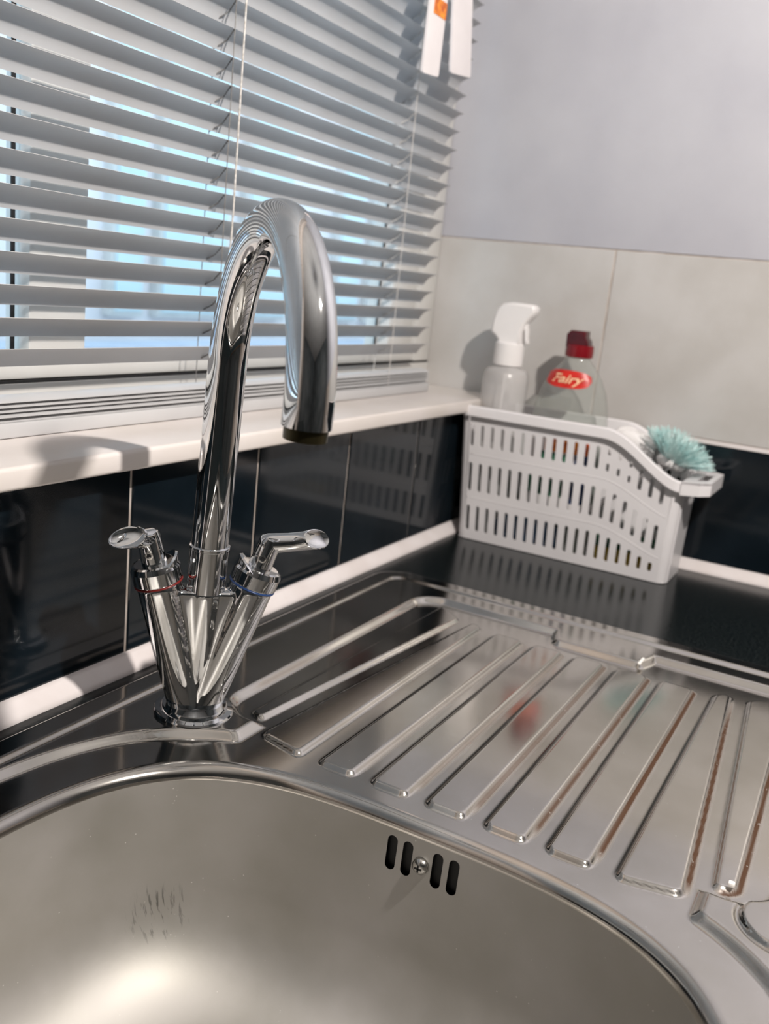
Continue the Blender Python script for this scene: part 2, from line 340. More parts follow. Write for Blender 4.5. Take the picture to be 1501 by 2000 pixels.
# dark tiles on the window wall
TZ0, TZ1 = 0.0, 0.1553
JX = [-0.6493 + 0.1507 * k for k in range(-5, 5)]
TP = 0.1507
tsrc = None
def tile_mesh(wx, wy, wz):
    return bevelled(*boxg(-wx / 2, wx / 2, -wy / 2, wy / 2, -wz / 2, wz / 2), 0.0008, 1)
for k in range(-5, 4):
    cx = JX[k + 5] + TP / 2
    if tsrc is None:
        v, f = tile_mesh(TP - 0.0026, 0.006, TZ1 - 0.002)
        tsrc = mk('tile', v, f, M['dark_tile'], wb, local=True); tsrc.location = (cx, 0.003 - 0.006, (TZ0 + TZ1) / 2)
    else:
        inst(tsrc, wb, (cx, -0.003, (TZ0 + TZ1) / 2))
v, f = tile_mesh(0.0452, 0.006, TZ1 - 0.002); cx = (JX[9] + 0.0013 + 0) / 2
mk('tile', v, f, M['dark_tile'], wb, local=True).location = (cx, -0.003, (TZ0 + TZ1) / 2)
# dark tiles on the right wall
rs = None
ys = [-0.002] + [-0.1095 - TP * k for k in range(0, 8)]
for i in range(len(ys) - 1):
    wy = ys[i] - ys[i + 1] - 0.0026; cy = (ys[i] + ys[i + 1]) / 2
    if i < 1 or rs is None:
        v, f = tile_mesh(0.006, wy, 0.149); o = mk('tile', v, f, M['dark_tile'], wr, local=True)
        o.location = (-0.003, cy, 0.0765)
        if i == 1: rs = o
    else: inst(rs, wr, (-0.003, cy, 0.0765))
mk('trim_bead', *boxg(-0.0006, 0.003, -1.4, -0.0, 0.1518, 0.1562), M['strip'], wr)
rs = None
for y0, y1 in [(0.159, -0.1350), (-0.1370, -0.4360), (-0.4385, -0.7375), (-0.74, -1.039), (-1.0415, -1.3405)]:
    v, f = tile_mesh(0.006, y0 - y1, 0.2040); o = mk('tile', v, f, M['light_tile'], wr, local=True)
    o.location = (-0.003, (y0 + y1) / 2, 0.2590)
    o['label'] = 'large pale mottled tile'
# white upstand strips
def strip_prof(xa, xb):
    pr = [(0.0, 0.0), (-0.0125, 0.0), (-0.0125, 0.0018), (-0.0110, 0.0042), (-0.0040, 0.0108), (-0.0022, 0.0120), (0.0, 0.0122)]
    n = len(pr); v = [(xa, p[0], p[1]) for p in pr] + [(xb, p[0], p[1]) for p in pr]
    f = [(i, i + 1, n + i + 1, n + i) for i in range(n - 1)] + [(n - 1, 0, n, 2 * n - 1), tuple(range(n))[::-1], tuple(range(n, 2 * n))]
    return v, f
v, f = strip_prof(-1.7, -0.0)
tag(mk('trim_1', v, f, M['strip'], auto=0.7), kind='structure')
v, f = strip_prof(-0.0002, 1.45); v = [(y, -x, z) for x, y, z in v]; f = [q[::-1] for q in f]
tag(mk('trim_2', v, f, M['strip'], auto=0.7), kind='structure')

# ------------------------------------------------------------------ window
win = empty('window_1', (-0.8, 0.1, 0.1555)); tag(win, kind='structure')
bbox('window_sill', -1.62, -0.0003, -0.020, 0.14, 0.1556, 0.1705, M['sill'], win, w=0.003, seg=3)
yF = 0.094
bbox('frame_rail', -1.6, 0.0, yF, 0.139, 0.1705, 0.1990, M['upvc'], win, w=0.001)
mk('gasket', *boxg(-1.6, -0.001, yF + 0.0015, 0.13, 0.1988, 0.2012), M['black'], win)
bbox('sash_rail', -1.6, -0.0005, yF + 0.003, 0.135, 0.2011, 0.2150, M['upvc'], win, w=0.003)
bbox('frame_head', -1.6, 0.0, yF, 0.139, 1.11, 1.15, M['upvc'], win)
bbox('mullion', -0.648, -0.592, 0.108, 0.135, 0.215, 1.11, M['upvc'], win, w=0.003)
mk('gasket', *boxg(-0.6565, -0.6530, 0.1172, 0.1182, 0.215, 1.11), M['black'], win)
bbox('jamb', -0.045, -0.0005, yF, 0.139, 0.2011, 1.11, M['upvc'], win, w=0.003)
bbox('jamb', -1.6, -1.55, yF, 0.139, 0.2011, 1.11, M['upvc'], win, w=0.003)
mk('gasket', *boxg(-0.1115, -0.1082, 0.1172, 0.1182, 0.215, 1.11), M['black'], win)
bbox('sash_stile', -0.1080, -0.045, 0.100, 0.135, 0.2145, 1.11, M['upvc'], win, w=0.003)
for a, b in ((-1.55, -0.648), (-0.592, -0.108)):
    mk('pane', *boxg(a, b, 0.118, 0.120, 0.214, 1.112), M['pane'], win)

# ------------------------------------------------------------------ outside
ob = empty('building', (3.5, 3.0, -3.0)); tag(ob, 'pale rendered building with blue windows seen beyond the blind', 'building')
mk('wall', *boxg(-3, 9, 3.0, 3.3, -3, 5), M['brick'], ob)
for a, b in ((-0.6, 1.55), (2.27, 2.50), (2.60, 3.15), (3.3, 3.75), (4.30, 4.62), (4.75, 5.3), (5.9, 6.6)):
    wf = bbox('window', a, b, 2.94, 3.02, 0.0, 1.9, M['upvc'], ob, w=0.01)
    mk('pane', *boxg(a + 0.025, b - 0.025, 2.93, 2.96, 0.03, 1.86), M['outglass'], wf)
tag(bbox('garden_wall', -3, 9, 2.0, 2.16, -3.0, -0.02, M['paleblue'], w=0.01), 'low grey-blue wall in front of the pale building outside', 'wall')
tag(mk('outside_ledge', *boxg(-4, 8, 0.145, 1.9, -0.5, -0.12), M['outledge']), 'flat white ledge just outside the window below the glass', 'ledge')

# ------------------------------------------------------------------ worktop
TXA, TXB, TYA, TYB = -1.100, -0.2935, -0.526, -0.028       # sink outline
ow = [(-2.2, -0.62), (0.0, -0.62), (0.0, 0.0), (-2.2, 0.0)]
iw = [(TXA + .02, TYA + .02), (TXB - .02, TYA + .02), (TXB - .02, TYB - .02), (TXA + .02, TYB - .02)]
V, F = poly_panel([ow, iw], 0.038); V[:, 2] -= 0.019
tag(mk('worktop', V, F, M['worktop']), 'glossy black speckled kitchen worktop under the basket and sink', 'worktop')
bc = empty('base_cabinet', (-1.1, -0.3, ZF)); tag(bc, 'plain cream base cabinet under the black worktop', 'cabinet')
mk('carcass', *join([boxg(-2.2, -2.18, -0.58, -0.001, ZF, -0.038), boxg(-0.02, -0.001, -0.58, -0.001, ZF, -0.038), boxg(-2.18, -0.02, -0.58, -0.001, ZF, ZF + 0.1)]), M['cabinet'], bc)
for i in range(4):
    a = -2.2 + i * 0.55
    bbox('door', a + 0.002, a + 0.546, -0.60, -0.582, ZF + 0.1, -0.040, M['cabinet'], bc, w=0.002)

# ------------------------------------------------------------------ sink
YC = -0.277
BX, BA, BB, BN = -0.8755, 0.1790, 0.1845, 3.2          # basin superellipse
OFF = 0.008                                            # lip
def sstep(t): t = np.clip(t, 0, 1); return t * t * (3 - 2 * t)
def superF(x, y, a, b, n=BN): return (np.abs((x - BX) / a) ** n + np.abs((y - YC) / b) ** n) ** (1 / n)
def super_sd(x, y, a, b, n=BN):
    F_ = superF(x, y, a, b, n) + 1e-9
    gx = (np.abs((x - BX) / a) ** (n - 1)) / a / F_ ** (n - 1); gy = (np.abs((y - YC) / b) ** (n - 1)) / b / F_ ** (n - 1)
    return (F_ - 1) / np.maximum(np.hypot(gx, gy), 1e-3)
def rrect(x, y, x0, x1, y0, y1, r):
    qx = np.abs(x - (x0 + x1) / 2) - (x1 - x0) / 2 + r; qy = np.abs(y - (y0 + y1) / 2) - (y1 - y0) / 2 + r
    return np.hypot(np.maximum(qx, 0), np.maximum(qy, 0)) + np.minimum(np.maximum(qx, qy), 0) - r
def convex(x, y, P_, r):
    """rounded convex polygon sdf-ish (ccw)"""
    P_ = np.array(P_, float); c = P_.mean(0); ds = []
    for i in range(len(P_)):
        a, b = P_[i], P_[(i + 1) % len(P_)]; e = b - a; n_ = np.array([e[1], -e[0]]) / np.hypot(*e)
        if n_ @ (a - c) < 0: n_ = -n_
        ds.append((x - a[0]) * n_[0] + (y - a[1]) * n_[1] + r)
    ds = np.array(ds); pos = np.sqrt((np.maximum(ds, 0) ** 2).sum(0)); m_ = ds.max(0)
    return np.where(m_ > 0, pos, m_) - r
PAN = []
for k in (0, 1, 2): PAN.append(([(-0.6755, 0.0378 * k - 0.0124), (-0.6755, 0.0378 * k + 0.0124), (-0.383, 0.0372 * k + 0.0128), (-0.383, 0.0372 * k - 0.0128)], 0.005, k))
PAN.append(([(-0.676, 0.1030), (-0.669, 0.1370), (-0.372, 0.1150), (-0.378, 0.1040)], 0.005, 3))
PAN.append(([(-0.652, 0.1500), (-0.648, 0.1610), (-0.352, 0.1560), (-0.372, 0.1290)], 0.004, 4))
def sink_h(x, y):
    v = np.abs(y - YC); ym = YC + v
    D = -rrect(x, y, TXA, TXB, TYA, TYB, 0.034)
    h = 0.0002 + 0.0058 * np.sqrt(np.clip(1 - (1 - np.clip(D / 0.004, 0, 1)) ** 2, 0, 1))
    h = h - 0.0022 * sstep((D - 0.0175) / 0.0065)
    S1 = super_sd(x, y, BA + 0.031, BB + 0.038)
    S2 = rrect(x, ym, -0.6600, -0.3400, YC - 0.3, YC + 0.181, 0.026)
    jog = convex(x, v, [(-0.3660, -0.1), (-0.3660, 0.038), (-0.3400, 0.047), (-0.30, 0.047), (-0.30, -0.1)], 0.004)
    S2 = np.maximum(S2, -jog)
    S2 = np.minimum(S2, rrect(x, y, -0.75, -0.60, YC - 0.146, YC + 0.146, 0.01))
    S2 = np.where(x < -0.74, 1.0, S2)
    k_ = 0.004; hh = np.clip(0.5 + 0.5 * (S2 - S1) / k_, 0, 1); S = S2 * (1 - hh) + S1 * hh - k_ * hh * (1 - hh)
    h = h - 0.0050 * sstep((0.0040 - S) / 0.0080)
    rust = np.zeros_like(h); crease_shade = np.zeros_like(h)
    for poly, r, k in PAN:
        for sgn in ((1, -1) if k else (1,)):
            cyk = np.mean([p[1] for p in poly]) * sgn + YC
            yy = (y - YC) * sgn; s = convex(x, yy, poly, r)
            h = h + 0.0030 * sstep((0.0016 - s) / 0.0034)
            crease_shade = np.maximum(crease_shade, np.clip((y - cyk) / 0.006, 0, 1) * sstep((x + 0.676) / 0.01) * sstep((-0.376 - x) / 0.02) * np.clip(1.5 * np.exp(-((s - 0.0018) / 0.0011) ** 2), 0, 1) * (0.95 if k < 4 else 0.4))  # crease shade painted into the colour along each panel's back foot
            side = np.clip((cyk - y) / 0.006, 0, 1)              # rust collects on the room side
            st = {(0, 1): .8, (1, 1): .6, (2, 1): .35, (3, 1): .1, (4, 1): .0, (1, -1): .95, (2, -1): 1., (3, -1): 1., (4, -1): 1.}[(k, sgn)]
            ends = sstep((x + 0.672) / 0.02) * sstep((-0.376 - x) / 0.01)
            rust = np.maximum(rust, st * side * ends * np.clip(1.6 * np.exp(-((s - 0.0014) / 0.0017) ** 2), 0, 1))
    # brown tint along part of the back step
    rust = np.maximum(rust, 0.55 * np.exp(-((S - 0.0) / 0.002) ** 2) * sstep((x + 0.625) / 0.02) * sstep((-0.50 - x) / 0.06) * (y > -0.15))
    # small blanked tap hole at the front ledge
    dc = np.hypot(x + 0.668, y + 0.4655)
    h = h + 0.0022 * sstep((0.0228 - dc) / 0.0012) - 0.0016 * np.exp(-((dc - 0.0245) / 0.0012) ** 2)
    # lip fall into the basin
    return h + 0.0, rust, crease_shade
xs = np.concatenate([np.arange(TXA, -0.715, 0.0026), np.arange(-0.715, TXB + 1e-6, 0.00115)]); xs[-1] = TXB
ysg = np.arange(TYA, TYB + 1e-6, 0.0010); ysg[-1] = TYB
X, Y = np.meshgrid(xs, ysg, indexing='ij')
# squeeze outline corners: project outside points back on the rounded outline
D0 = rrect(X, Y, TXA, TXB, TYA, TYB, 0.034)
outp = D0 > 0
cxr = np.clip(X, TXA + .034, TXB - .034); cyr = np.clip(Y, TYA + .034, TYB - .034)
dd = np.hypot(X - cxr, Y - cyr) + 1e-9; sc_ = np.where(outp, 0.034 / dd, 1.0)
X = cxr + (X - cxr) * sc_; Y = cyr + (Y - cyr) * sc_
FF = superF(X, Y, BA + OFF, BB + OFF); inside = FF < 1
nx, ny = X.shape; idx = np.arange(nx * ny).reshape(nx, ny)
Q = np.stack([idx[:-1, :-1], idx[1:, :-1], idx[1:, 1:], idx[:-1, 1:]], -1).reshape(-1, 4)
ins = inside.ravel()[Q]; Q = Q[~ins.all(1)]
o2 = (outp & (dd > 0.036)).ravel()[Q]; Q = Q[~o2.all(1)]
Xs = np.where(inside, BX + (X - BX) / FF, X); Ys = np.where(inside, YC + (Y - YC) / FF, Y)
Z, RU, CS = sink_h(Xs, Ys)
used = np.zeros(nx * ny, bool); used[Q.ravel()] = True; remap = -np.ones(nx * ny, int); remap[used] = np.arange(used.sum())
Vs = np.stack([Xs.ravel(), Ys.ravel(), Z.ravel()], 1)[used]; Q = remap[Q]
sink = empty('sink', (-0.70, YC, 0.0)); tag(sink, 'stainless steel inset sink with ribbed drainer and rounded basin', 'sink')
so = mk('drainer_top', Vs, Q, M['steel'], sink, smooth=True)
at = so.data.attributes.new('crease_shade', 'FLOAT', 'POINT'); at.data.foreach_set('value', CS.ravel()[used].astype(np.float32))
at = so.data.attributes.new('rust', 'FLOAT', 'POINT'); at.data.foreach_set('value', RU.ravel()[used].astype(np.float32))
# basin loft
def basin():
    th = np.linspace(0, 2 * np.pi, 20001)[:-1]
    def pt(th, a, b):
        c, s = np.cos(th), np.sin(th); r = (np.abs(c / a) ** BN + np.abs(s / b) ** BN) ** (-1 / BN)
        return BX + r * c, YC + r * s
    px, py = pt(th, BA, BB); ds = np.hypot(np.diff(px, append=px[0]), np.diff(py, append=py[0]))
    dens = np.where((px > BX) & (np.abs(py - YC) < 0.028), 1 / 0.0006, 1 / 0.0024)
    cum = np.concatenate([[0], np.cumsum(ds * dens)]); Mn = int(cum[-1])
    tt = np.interp(np.linspace(0, cum[-1], Mn, endpoint=False), cum, np.append(th, 2 * np.pi))
    z0 = float(sink_h(np.array([-0.6965 + OFF - 0.0005]), np.array([YC]))[0][0])
    prof = []
    for a in np.linspace(0, np.pi / 2, 9): prof.append((OFF * (1 - math.sin(a)), z0 - OFF * (1 - math.cos(a))))
    depth = 0.140; zt = z0 - OFF
    for z in np.concatenate([np.arange(zt - 0.0008, -0.040, -0.0008), np.arange(-0.040, -depth + 0.060, -0.004)]):
        prof.append((-(zt - z) * 0.06, z))
    o0, zz = prof[-1]
    for a in np.linspace(0, np.pi / 2, 16)[1:]: prof.append((o0 - 0.060 * (1 - math.cos(a)), zz - 0.060 * math.sin(a)))
    o1, zb = prof[-1]
    for t in np.linspace(0, 1, 12)[1:]: prof.append((o1 - (BA + o1 - 0.032) * t, zb - 0.004 * t))
    V = []
    for off, z in prof:
        ex = max(0.0, min(1.0, (-off - 0.05) / 0.1)); x, y = pt(tt, BA + off, max(BB + off, 0.03))
        V.append(np.stack([x, y, np.full_like(x, z)], 1))
    V = np.array(V); nr = len(V); ii = np.arange(nr * Mn).reshape(nr, Mn); jn = np.roll(ii, -1, axis=1)
    Q = np.stack([ii[:-1], ii[1:], jn[1:], jn[:-1]], -1).reshape(-1, 4); V = V.reshape(-1, 3)
    hole = np.zeros(len(V), bool); NV = V.copy()
    for yc in (-0.2565, -0.2667, -0.2859, -0.2961):
        hw = 0.0032; z0_, z1_ = -0.0350, -0.0135
        cz = np.clip(V[:, 2], z0_ + hw, z1_ - hw); dy = V[:, 1] - yc; dz = V[:, 2] - cz; d = np.hypot(dy, dz)
        m_ = (d < hw) & (V[:, 0] > BX); hole |= m_
        s = hw / np.maximum(d, 1e-6); NV[m_, 1] = yc + dy[m_] * s[m_]; NV[m_, 2] = cz[m_] + dz[m_] * s[m_]
    hq = hole[Q]; Q = Q[~hq.all(1)]
    us = np.zeros(len(V), bool); us[Q.ravel()] = True; rm = -np.ones(len(V), int); rm[us] = np.arange(us.sum())
    return NV[us], rm[Q], prof, 8 * Mn
bv, bq, bprof, nlip = basin()
bas = mk('basin', bv, bq, M['basin'], sink, smooth=True)
zb = bprof[-1][1]
bas.data.materials.append(M['steel']); mi = np.zeros(len(bas.data.polygons), np.int32); mi[:nlip] = 1; bas.data.polygons.foreach_set('material_index', mi)
xw = BX + BA - 0.0015
mk('overflow_box', *boxg(xw + 0.0035, xw + 0.020, -0.305, -0.248, -0.045, -0.010), M['black'], sink)
scr = mk('overflow_screw', *lathe([(0.0, 0.0034), (0.0016, 0.0033), (0.0034, 0.0026), (0.0048, 0.0012), (0.0052, -0.001)][::-1], 28, (xw - 0.0006, -0.2762, -0.0245), (-1, 0, 0.06)), M['screw'], sink, smooth=True)
g = [boxg(xw - 0.0043, xw - 0.0030, -0.2762 - a, -0.2762 + a, -0.0245 - b, -0.0245 + b) for a, b in ((0.0022, 0.0005), (0.0005, 0.0022))]
mk('cross_slot', *join(g), M['black'], scr)
mk('waste', *lathe([(0.033, -0.002), (0.036, 0.001), (0.030, 0.0022), (0.024, -0.003), (0.0, -0.004)], 40, (BX, YC, zb), (0, 0, 1)), M['screw'], sink, smooth=True)

# ------------------------------------------------------------------ mixer tap
def rotv(rx, ry):
    a = np.array([rx, ry, 0.]); t = np.linalg.norm(a); k = a / t; K = np.array([[0, -k[2], k[1]], [k[2], 0, -k[0]], [-k[1], k[0], 0]])
    return np.eye(3) + np.sin(t) * K + (1 - np.cos(t)) * K @ K
TAPZ = 0.0040
tap = empty('mixer_tap', (-0.6766, -0.0885, TAPZ), rotv(0.0572, -0.0130))
tag(tap, 'chrome swan-neck mixer tap with two lever handles on the sink ledge', 'tap')
YAW = -0.7865; e1 = np.array([math.cos(YAW), math.sin(YAW), 0]); e2 = np.array([math.sin(YAW), -math.cos(YAW), 0]); ez = np.array([0, 0, 1.])
def TL(a, b, c): return a * e1 + b * e2 + c * ez
def tmk(name, vf, mat, parent=tap, **kw):
    o = mk(name, vf[0], vf[1], mat, parent, local=True, **kw); return o
tmk('base_flange', lathe([(0.0265, -0.0012), (0.0265, 0.0016), (0.0258, 0.0026), (0.0225, 0.0034), (0.0220, 0.0050), (0.0212, 0.0060), (0.0150, 0.0066), (0.010, 0.0066)], 64), M['chrome'], auto=0.5)
def cone(p, q, r0, r1, n=48): return lathe([(0.0, -0.0005), (r0, 0.0), (r1, np.linalg.norm(np.array(q) - p)), (0.0, np.linalg.norm(np.array(q) - p) + 0.0005)], n, p, np.array(q) - np.array(p))
bx, bz = 0.0301, 0.0927
axL = TL(-bx + 0.005, 0, bz - 0.006); axR = TL(bx - 0.005, 0, bz - 0.006); axL /= np.linalg.norm(axL); axR /= np.linalg.norm(axR)
pL0, pR0 = TL(-0.005, 0, 0.006), TL(0.005, 0, 0.006); pL1, pR1 = TL(-bx, 0, bz), TL(bx, 0, bz)
parts = [cone(pL0 - axL * 0.002, pL1 - axL * 0.0005, 0.0130, 0.0146), cone(pR0 - axR * 0.002, pR1 - axR * 0.0005, 0.0130, 0.0146), cone(TL(0, 0, 0.006), TL(0, 0, 0.0895), 0.0105, 0.0128)]
wq = [(-0.008, 0.010), (0.008, 0.010), (0.0255, 0.0895), (-0.0255, 0.0895)]
wv = [tuple(TL(a, s, c)) for s in (-0.0100, 0.0100) for a, c in wq]
parts.append((wv, [(0, 1, 2, 3), (7, 6, 5, 4), (0, 4, 5, 1), (1, 5, 6, 2), (2, 6, 7, 3), (3, 7, 4, 0)]))
V, F = join(parts)
V, F = eval_mod(V, F, [('REMESH', dict(mode='VOXEL', voxel_size=0.0007)), ('SMOOTH', dict(factor=0.7, iterations=30))])
tmk('body', (V, F), M['chrome'], smooth=True)
tmk('neck_sleeve', lathe([(0.0, 0.080), (0.0124, 0.082), (0.0124, 0.1165), (0.0131, 0.1172), (0.0131, 0.1188), (0.0120, 0.1194), (0.0, 0.1196)], 56), M['chrome'], auto=0.5)
# spout
PHI = -2.2389; hd = np.array([math.cos(PHI), math.sin(PHI), 0.]); RA, RB, ZS = 0.0793, 0.0852, 0.2362
pts = [ez * z for z in np.linspace(0.1185, ZS, 16)] + [hd * RA * (1 - math.cos(t)) + ez * (ZS + RB * math.sin(t)) for t in np.linspace(0, np.pi, 49)[1:]]
pts += [pts[-1] - ez * d for d in (0.0012, 0.0024)]
spout = tmk('spout', tube(pts, 0.0118, 64), M['chrome'], smooth=False, auto=0.8)
end = pts[-1]
tmk('aerator', lathe([(0.0, -0.0068), (0.0085, -0.0066), (0.0104, -0.0060), (0.0106, 0.002), (0.0, 0.002)], 40, end, (0, 0, 1)), M['brass'], spout, auto=0.5)
# valves
def valve(p1, ax, inner, ring, lever_dir, llen, tip_up, screwdir):
    u = np.array(ax); ofs = p1
    g = lathe([(0.0140, -0.001), (0.0152, 0.0), (0.0158, 0.0012), (0.0160, 0.0095), (0.0146, 0.0128), (0.0128, 0.0134), (0.0, 0.0136)], 36, ofs, u, xdir=e2)
    col = tmk('valve_collar', g, M['chrome'], auto=0.30)
    tmk('colour_ring', lathe([(0.0150, -0.0009), (0.0156, -0.0008), (0.0157, -0.0001), (0.0150, 0.0001)], 48, ofs, u), ring, col, smooth=True)
    # raised indicator lip on the inner side of the collar
    inn = np.array(inner) - u * (np.array(inner) @ u); inn /= np.linalg.norm(inn); sd = np.cross(u, inn); lip = []
    a = np.linspace(-1.15, 1.15, 13); Vv = []
    for t in a:
        d_ = inn * math.cos(t) + sd * math.sin(t); k = math.cos(t / 1.15 * np.pi / 2)
        for r_, h_ in ((0.0150, 0.0095), (0.0156, 0.0110 + 0.0060 * k), (0.0142, 0.0116 + 0.0060 * k), (0.0125, 0.0130)):
            Vv.append(tuple(ofs + d_ * r_ + u * h_))
    Ff = [(4 * i + j, 4 * i + (j + 1) % 4, 4 * i + 4 + (j + 1) % 4, 4 * i + 4 + j) for i in range(12) for j in range(4)] + [(3, 2, 1, 0), (48, 49, 50, 51)]
    tmk('indicator_lip', (Vv, Ff), M['chrome'], col, auto=0.6)
    h = empty('handle', tuple(ofs + u * 0.0134), None, tap)
    # stem
    hl = lambda vf: ([tuple(np.array(q) - (ofs + u * 0.0134)) for q in vf[0]], vf[1])
    st_top = ofs + u * 0.0330
    mk('stem', *hl(lathe([(0.0082, 0.0115), (0.0078, 0.0150), (0.0074, 0.0280), (0.0066, 0.0335), (0.0, 0.0345)], 36, ofs, u)), M['chrome'], h, local=True, auto=0.5)
    sdv = np.array(screwdir, float); sdv -= u * (sdv @ u); sdv /= np.linalg.norm(sdv); c_ = ofs + u * 0.0205 + sdv * 0.0072
    sc1 = mk('set_screw', *hl(lathe([(0.0026, -0.001), (0.0026, 0.0006), (0.0017, 0.0007), (0.0015, -0.0002), (0.0, -0.0004)], 20, c_, sdv)), M['screw'], h, local=True, auto=0.6)
    mk('socket', *hl(lathe([(0.0014, -0.001), (0.0014, 0.0004), (0.0, 0.0005)], 14, c_, sdv)), M['black'], sc1, local=True)
    # lever with an obliquely cut scooped end
    d_ = np.array(lever_dir, float); d_ /= np.linalg.norm(d_); up = ez - d_ * (ez @ d_); up /= np.linalg.norm(up); side = np.cross(d_, up)
    fn = np.array(screwdir, float) + up * 0.55; fn -= d_ * (fn @ d_); fn /= np.linalg.norm(fn)
    n = 40; A = np.linspace(0, 2 * np.pi, n, endpoint=False); o0 = st_top - d_ * 0.0050 - u * 0.0030; VV = []
    def ring_pts(s, rx, rz, cut=0.0, lift=0.0, k=1.0, sink_=0.0):
        out = []
        for t in A:
            q = side * math.cos(t) * rx * k + up * math.sin(t) * rz * k
            s_ = s - cut * (q @ fn)
            out.append(tuple(o0 + d_ * s_ + up * lift + q - (d_ * 0.5 + fn * 0.5) * sink_))
        return out
    L_ = llen
    rings = [ring_pts(-0.002, .0030, .0030), ring_pts(0.0, .0058, .0058), ring_pts(0.004, .0070, .0068), ring_pts(0.4 * L_, .0066, .0062), ring_pts(0.65 * L_, .0070, .0062, 0.3, tip_up * 0.5),
             ring_pts(0.80 * L_, .0078, .0066, 1.0, tip_up), ring_pts(0.83 * L_, .0078, .0066, 1.35, tip_up), ring_pts(0.838 * L_, .0076, .0064, 1.4, tip_up, 0.94),
             ring_pts(0.82 * L_, .0076, .0064, 1.4, tip_up, 0.84, 0.0007), ring_pts(0.815 * L_, .0076, .0064, 1.4, tip_up, 0.45, 0.0018), ring_pts(0.81 * L_, .0076, .0064, 1.4, tip_up, 0.1, 0.0022)]
    for r_ in rings: VV += r_
    m_ = len(rings); FF_ = [(i * n + j, i * n + (j + 1) % n, (i + 1) * n + (j + 1) % n, (i + 1) * n + j) for i in range(m_ - 1) for j in range(n)] + [tuple(reversed(range(n))), tuple((m_ - 1) * n + j for j in range(n))]
    mk('lever', *hl((VV, FF_)), M['chrome'], h, local=True, auto=0.8)
    return h
camdir = -R[2]; camdir = np.array([camdir[0], camdir[1], 0.1])
h1 = valve(pL1, axL, e1, M['red_ring'], -e1 * math.cos(0.82) + e2 * math.sin(0.82) + ez * 0.14, 0.029, 0.0015, camdir)
h2 = valve(pR1, axR, -e1, M['blue_ring'], e1 + ez * 0.12, 0.0435, 0.001, camdir)
h1['label'] = 'lever handle above the red ring'; h2['label'] = 'lever handle above the blue ring'

# ------------------------------------------------------------------ venetian blind
YB = 0.060; PITCH = 0.0206; Z0 = 0.2655; TILT = math.radians(36.5)
bl = empty('venetian_blind', (-0.8, YB, 0.1715)); tag(bl, 'white slatted venetian blind hanging in front of the window', 'blind')
SLEN = 1.50
def slat_mesh(tilt, wd=0.0236, c=0.0034, th=0.00035, seg=8):
    us = np.linspace(-1, 1, seg + 1); V = []
    for x in (-SLEN, 0.0):
        for s in (0, 1):
            for u in us:
                y = u * wd / 2; z = c * (1 - u * u) - c * 0.6 - s * th
                V.append((x, y * math.cos(tilt) + z * math.sin(tilt), -y * math.sin(tilt) + z * math.cos(tilt)))
    n = seg + 1; F = []
    for i in range(seg):
        F.append((i, i + 1, 2 * n + i + 1, 2 * n + i)); F.append((n + i + 1, n + i, 3 * n + i, 3 * n + i + 1))
    F += [(0, 2 * n, 3 * n, n), (seg, n + seg, 3 * n + seg, 2 * n + seg)]
    for e in (0, 2 * n): F += [(e + i, e + n + i, e + n + i + 1, e + i + 1) for i in range(seg)]
    return V, F
ez_t = [0.17, 0.216, 0.272, 0.373, 0.55, 0.60, 1.0]; ex_t = [-0.086, -0.089, -0.093, -0.089, -0.061, -0.050, -0.035]
src = None
def slat_end(z): return float(np.interp(z, ez_t, ex_t))
for k in range(-2, 38):
    z = Z0 + PITCH * k
    l = (slat_end(z) + RNG.uniform(-.0012, .0012) + 0.8, 0.0, z - 0.1715 + RNG.uniform(-.0003, .0003))
    if src is None:
        src = mk('slat', *slat_mesh(TILT), M['slat'], bl, local=True, auto=0.9); src.location = l
    else: inst(src, bl, l)
flat = None
for i in range(5):
    l = (slat_end(0.19) + 0.8 + RNG.uniform(-.002, .002), RNG.uniform(-.001, .001), 0.1836 + 0.0033 * i - 0.1715)
    if flat is None:
        flat = mk('slat', *slat_mesh(0.03), M['slat'], bl, local=True, auto=0.9); flat.location = l
    else: inst(flat, bl, l)
bbox('bottom_rail', -1.55, -0.086, YB - 0.0125, YB + 0.0125, 0.1707, 0.1815, M['slat'], bl, w=0.002)
bbox('head_rail', -1.58, -0.02, YB - 0.014, YB + 0.014, 1.06, 1.10, M['slat'], bl, w=0.002)
for xl in (-1.12, -0.81, -0.502, -0.190):
    g = []; dy = 0.0118 * math.cos(TILT); dz = 0.0118 * math.sin(TILT)
    for s in (-1, 1):
        g.append(tube([(xl, YB + s * (dy + 0.0008), 0.182), (xl, YB + s * (dy + 0.0008), 1.06)], 0.00045, 6))
    for k in range(-2, 38):
        z = Z0 + PITCH * k - 0.0016
        g.append(tube([(xl, YB - dy - .0008, z + dz), (xl + 0.0035, YB, z - 0.0006), (xl + 0.0005, YB + dy + .0008, z - dz)], 0.0006, 6))
    mk('ladder_cord', *join(g), M['cord'] if xl > -0.3 else M['darkcord'], bl)  # right ladder coloured white for the light showing through the slat slots
mk('lift_cord', *tube([(-0.502, YB - 0.016, 1.06), (-0.5015, YB - 0.020, 0.6), (-0.503, YB - 0.020, 0.34), (-0.503, YB - 0.018, 0.26)], 0.0008, 8), M['cord'], bl)

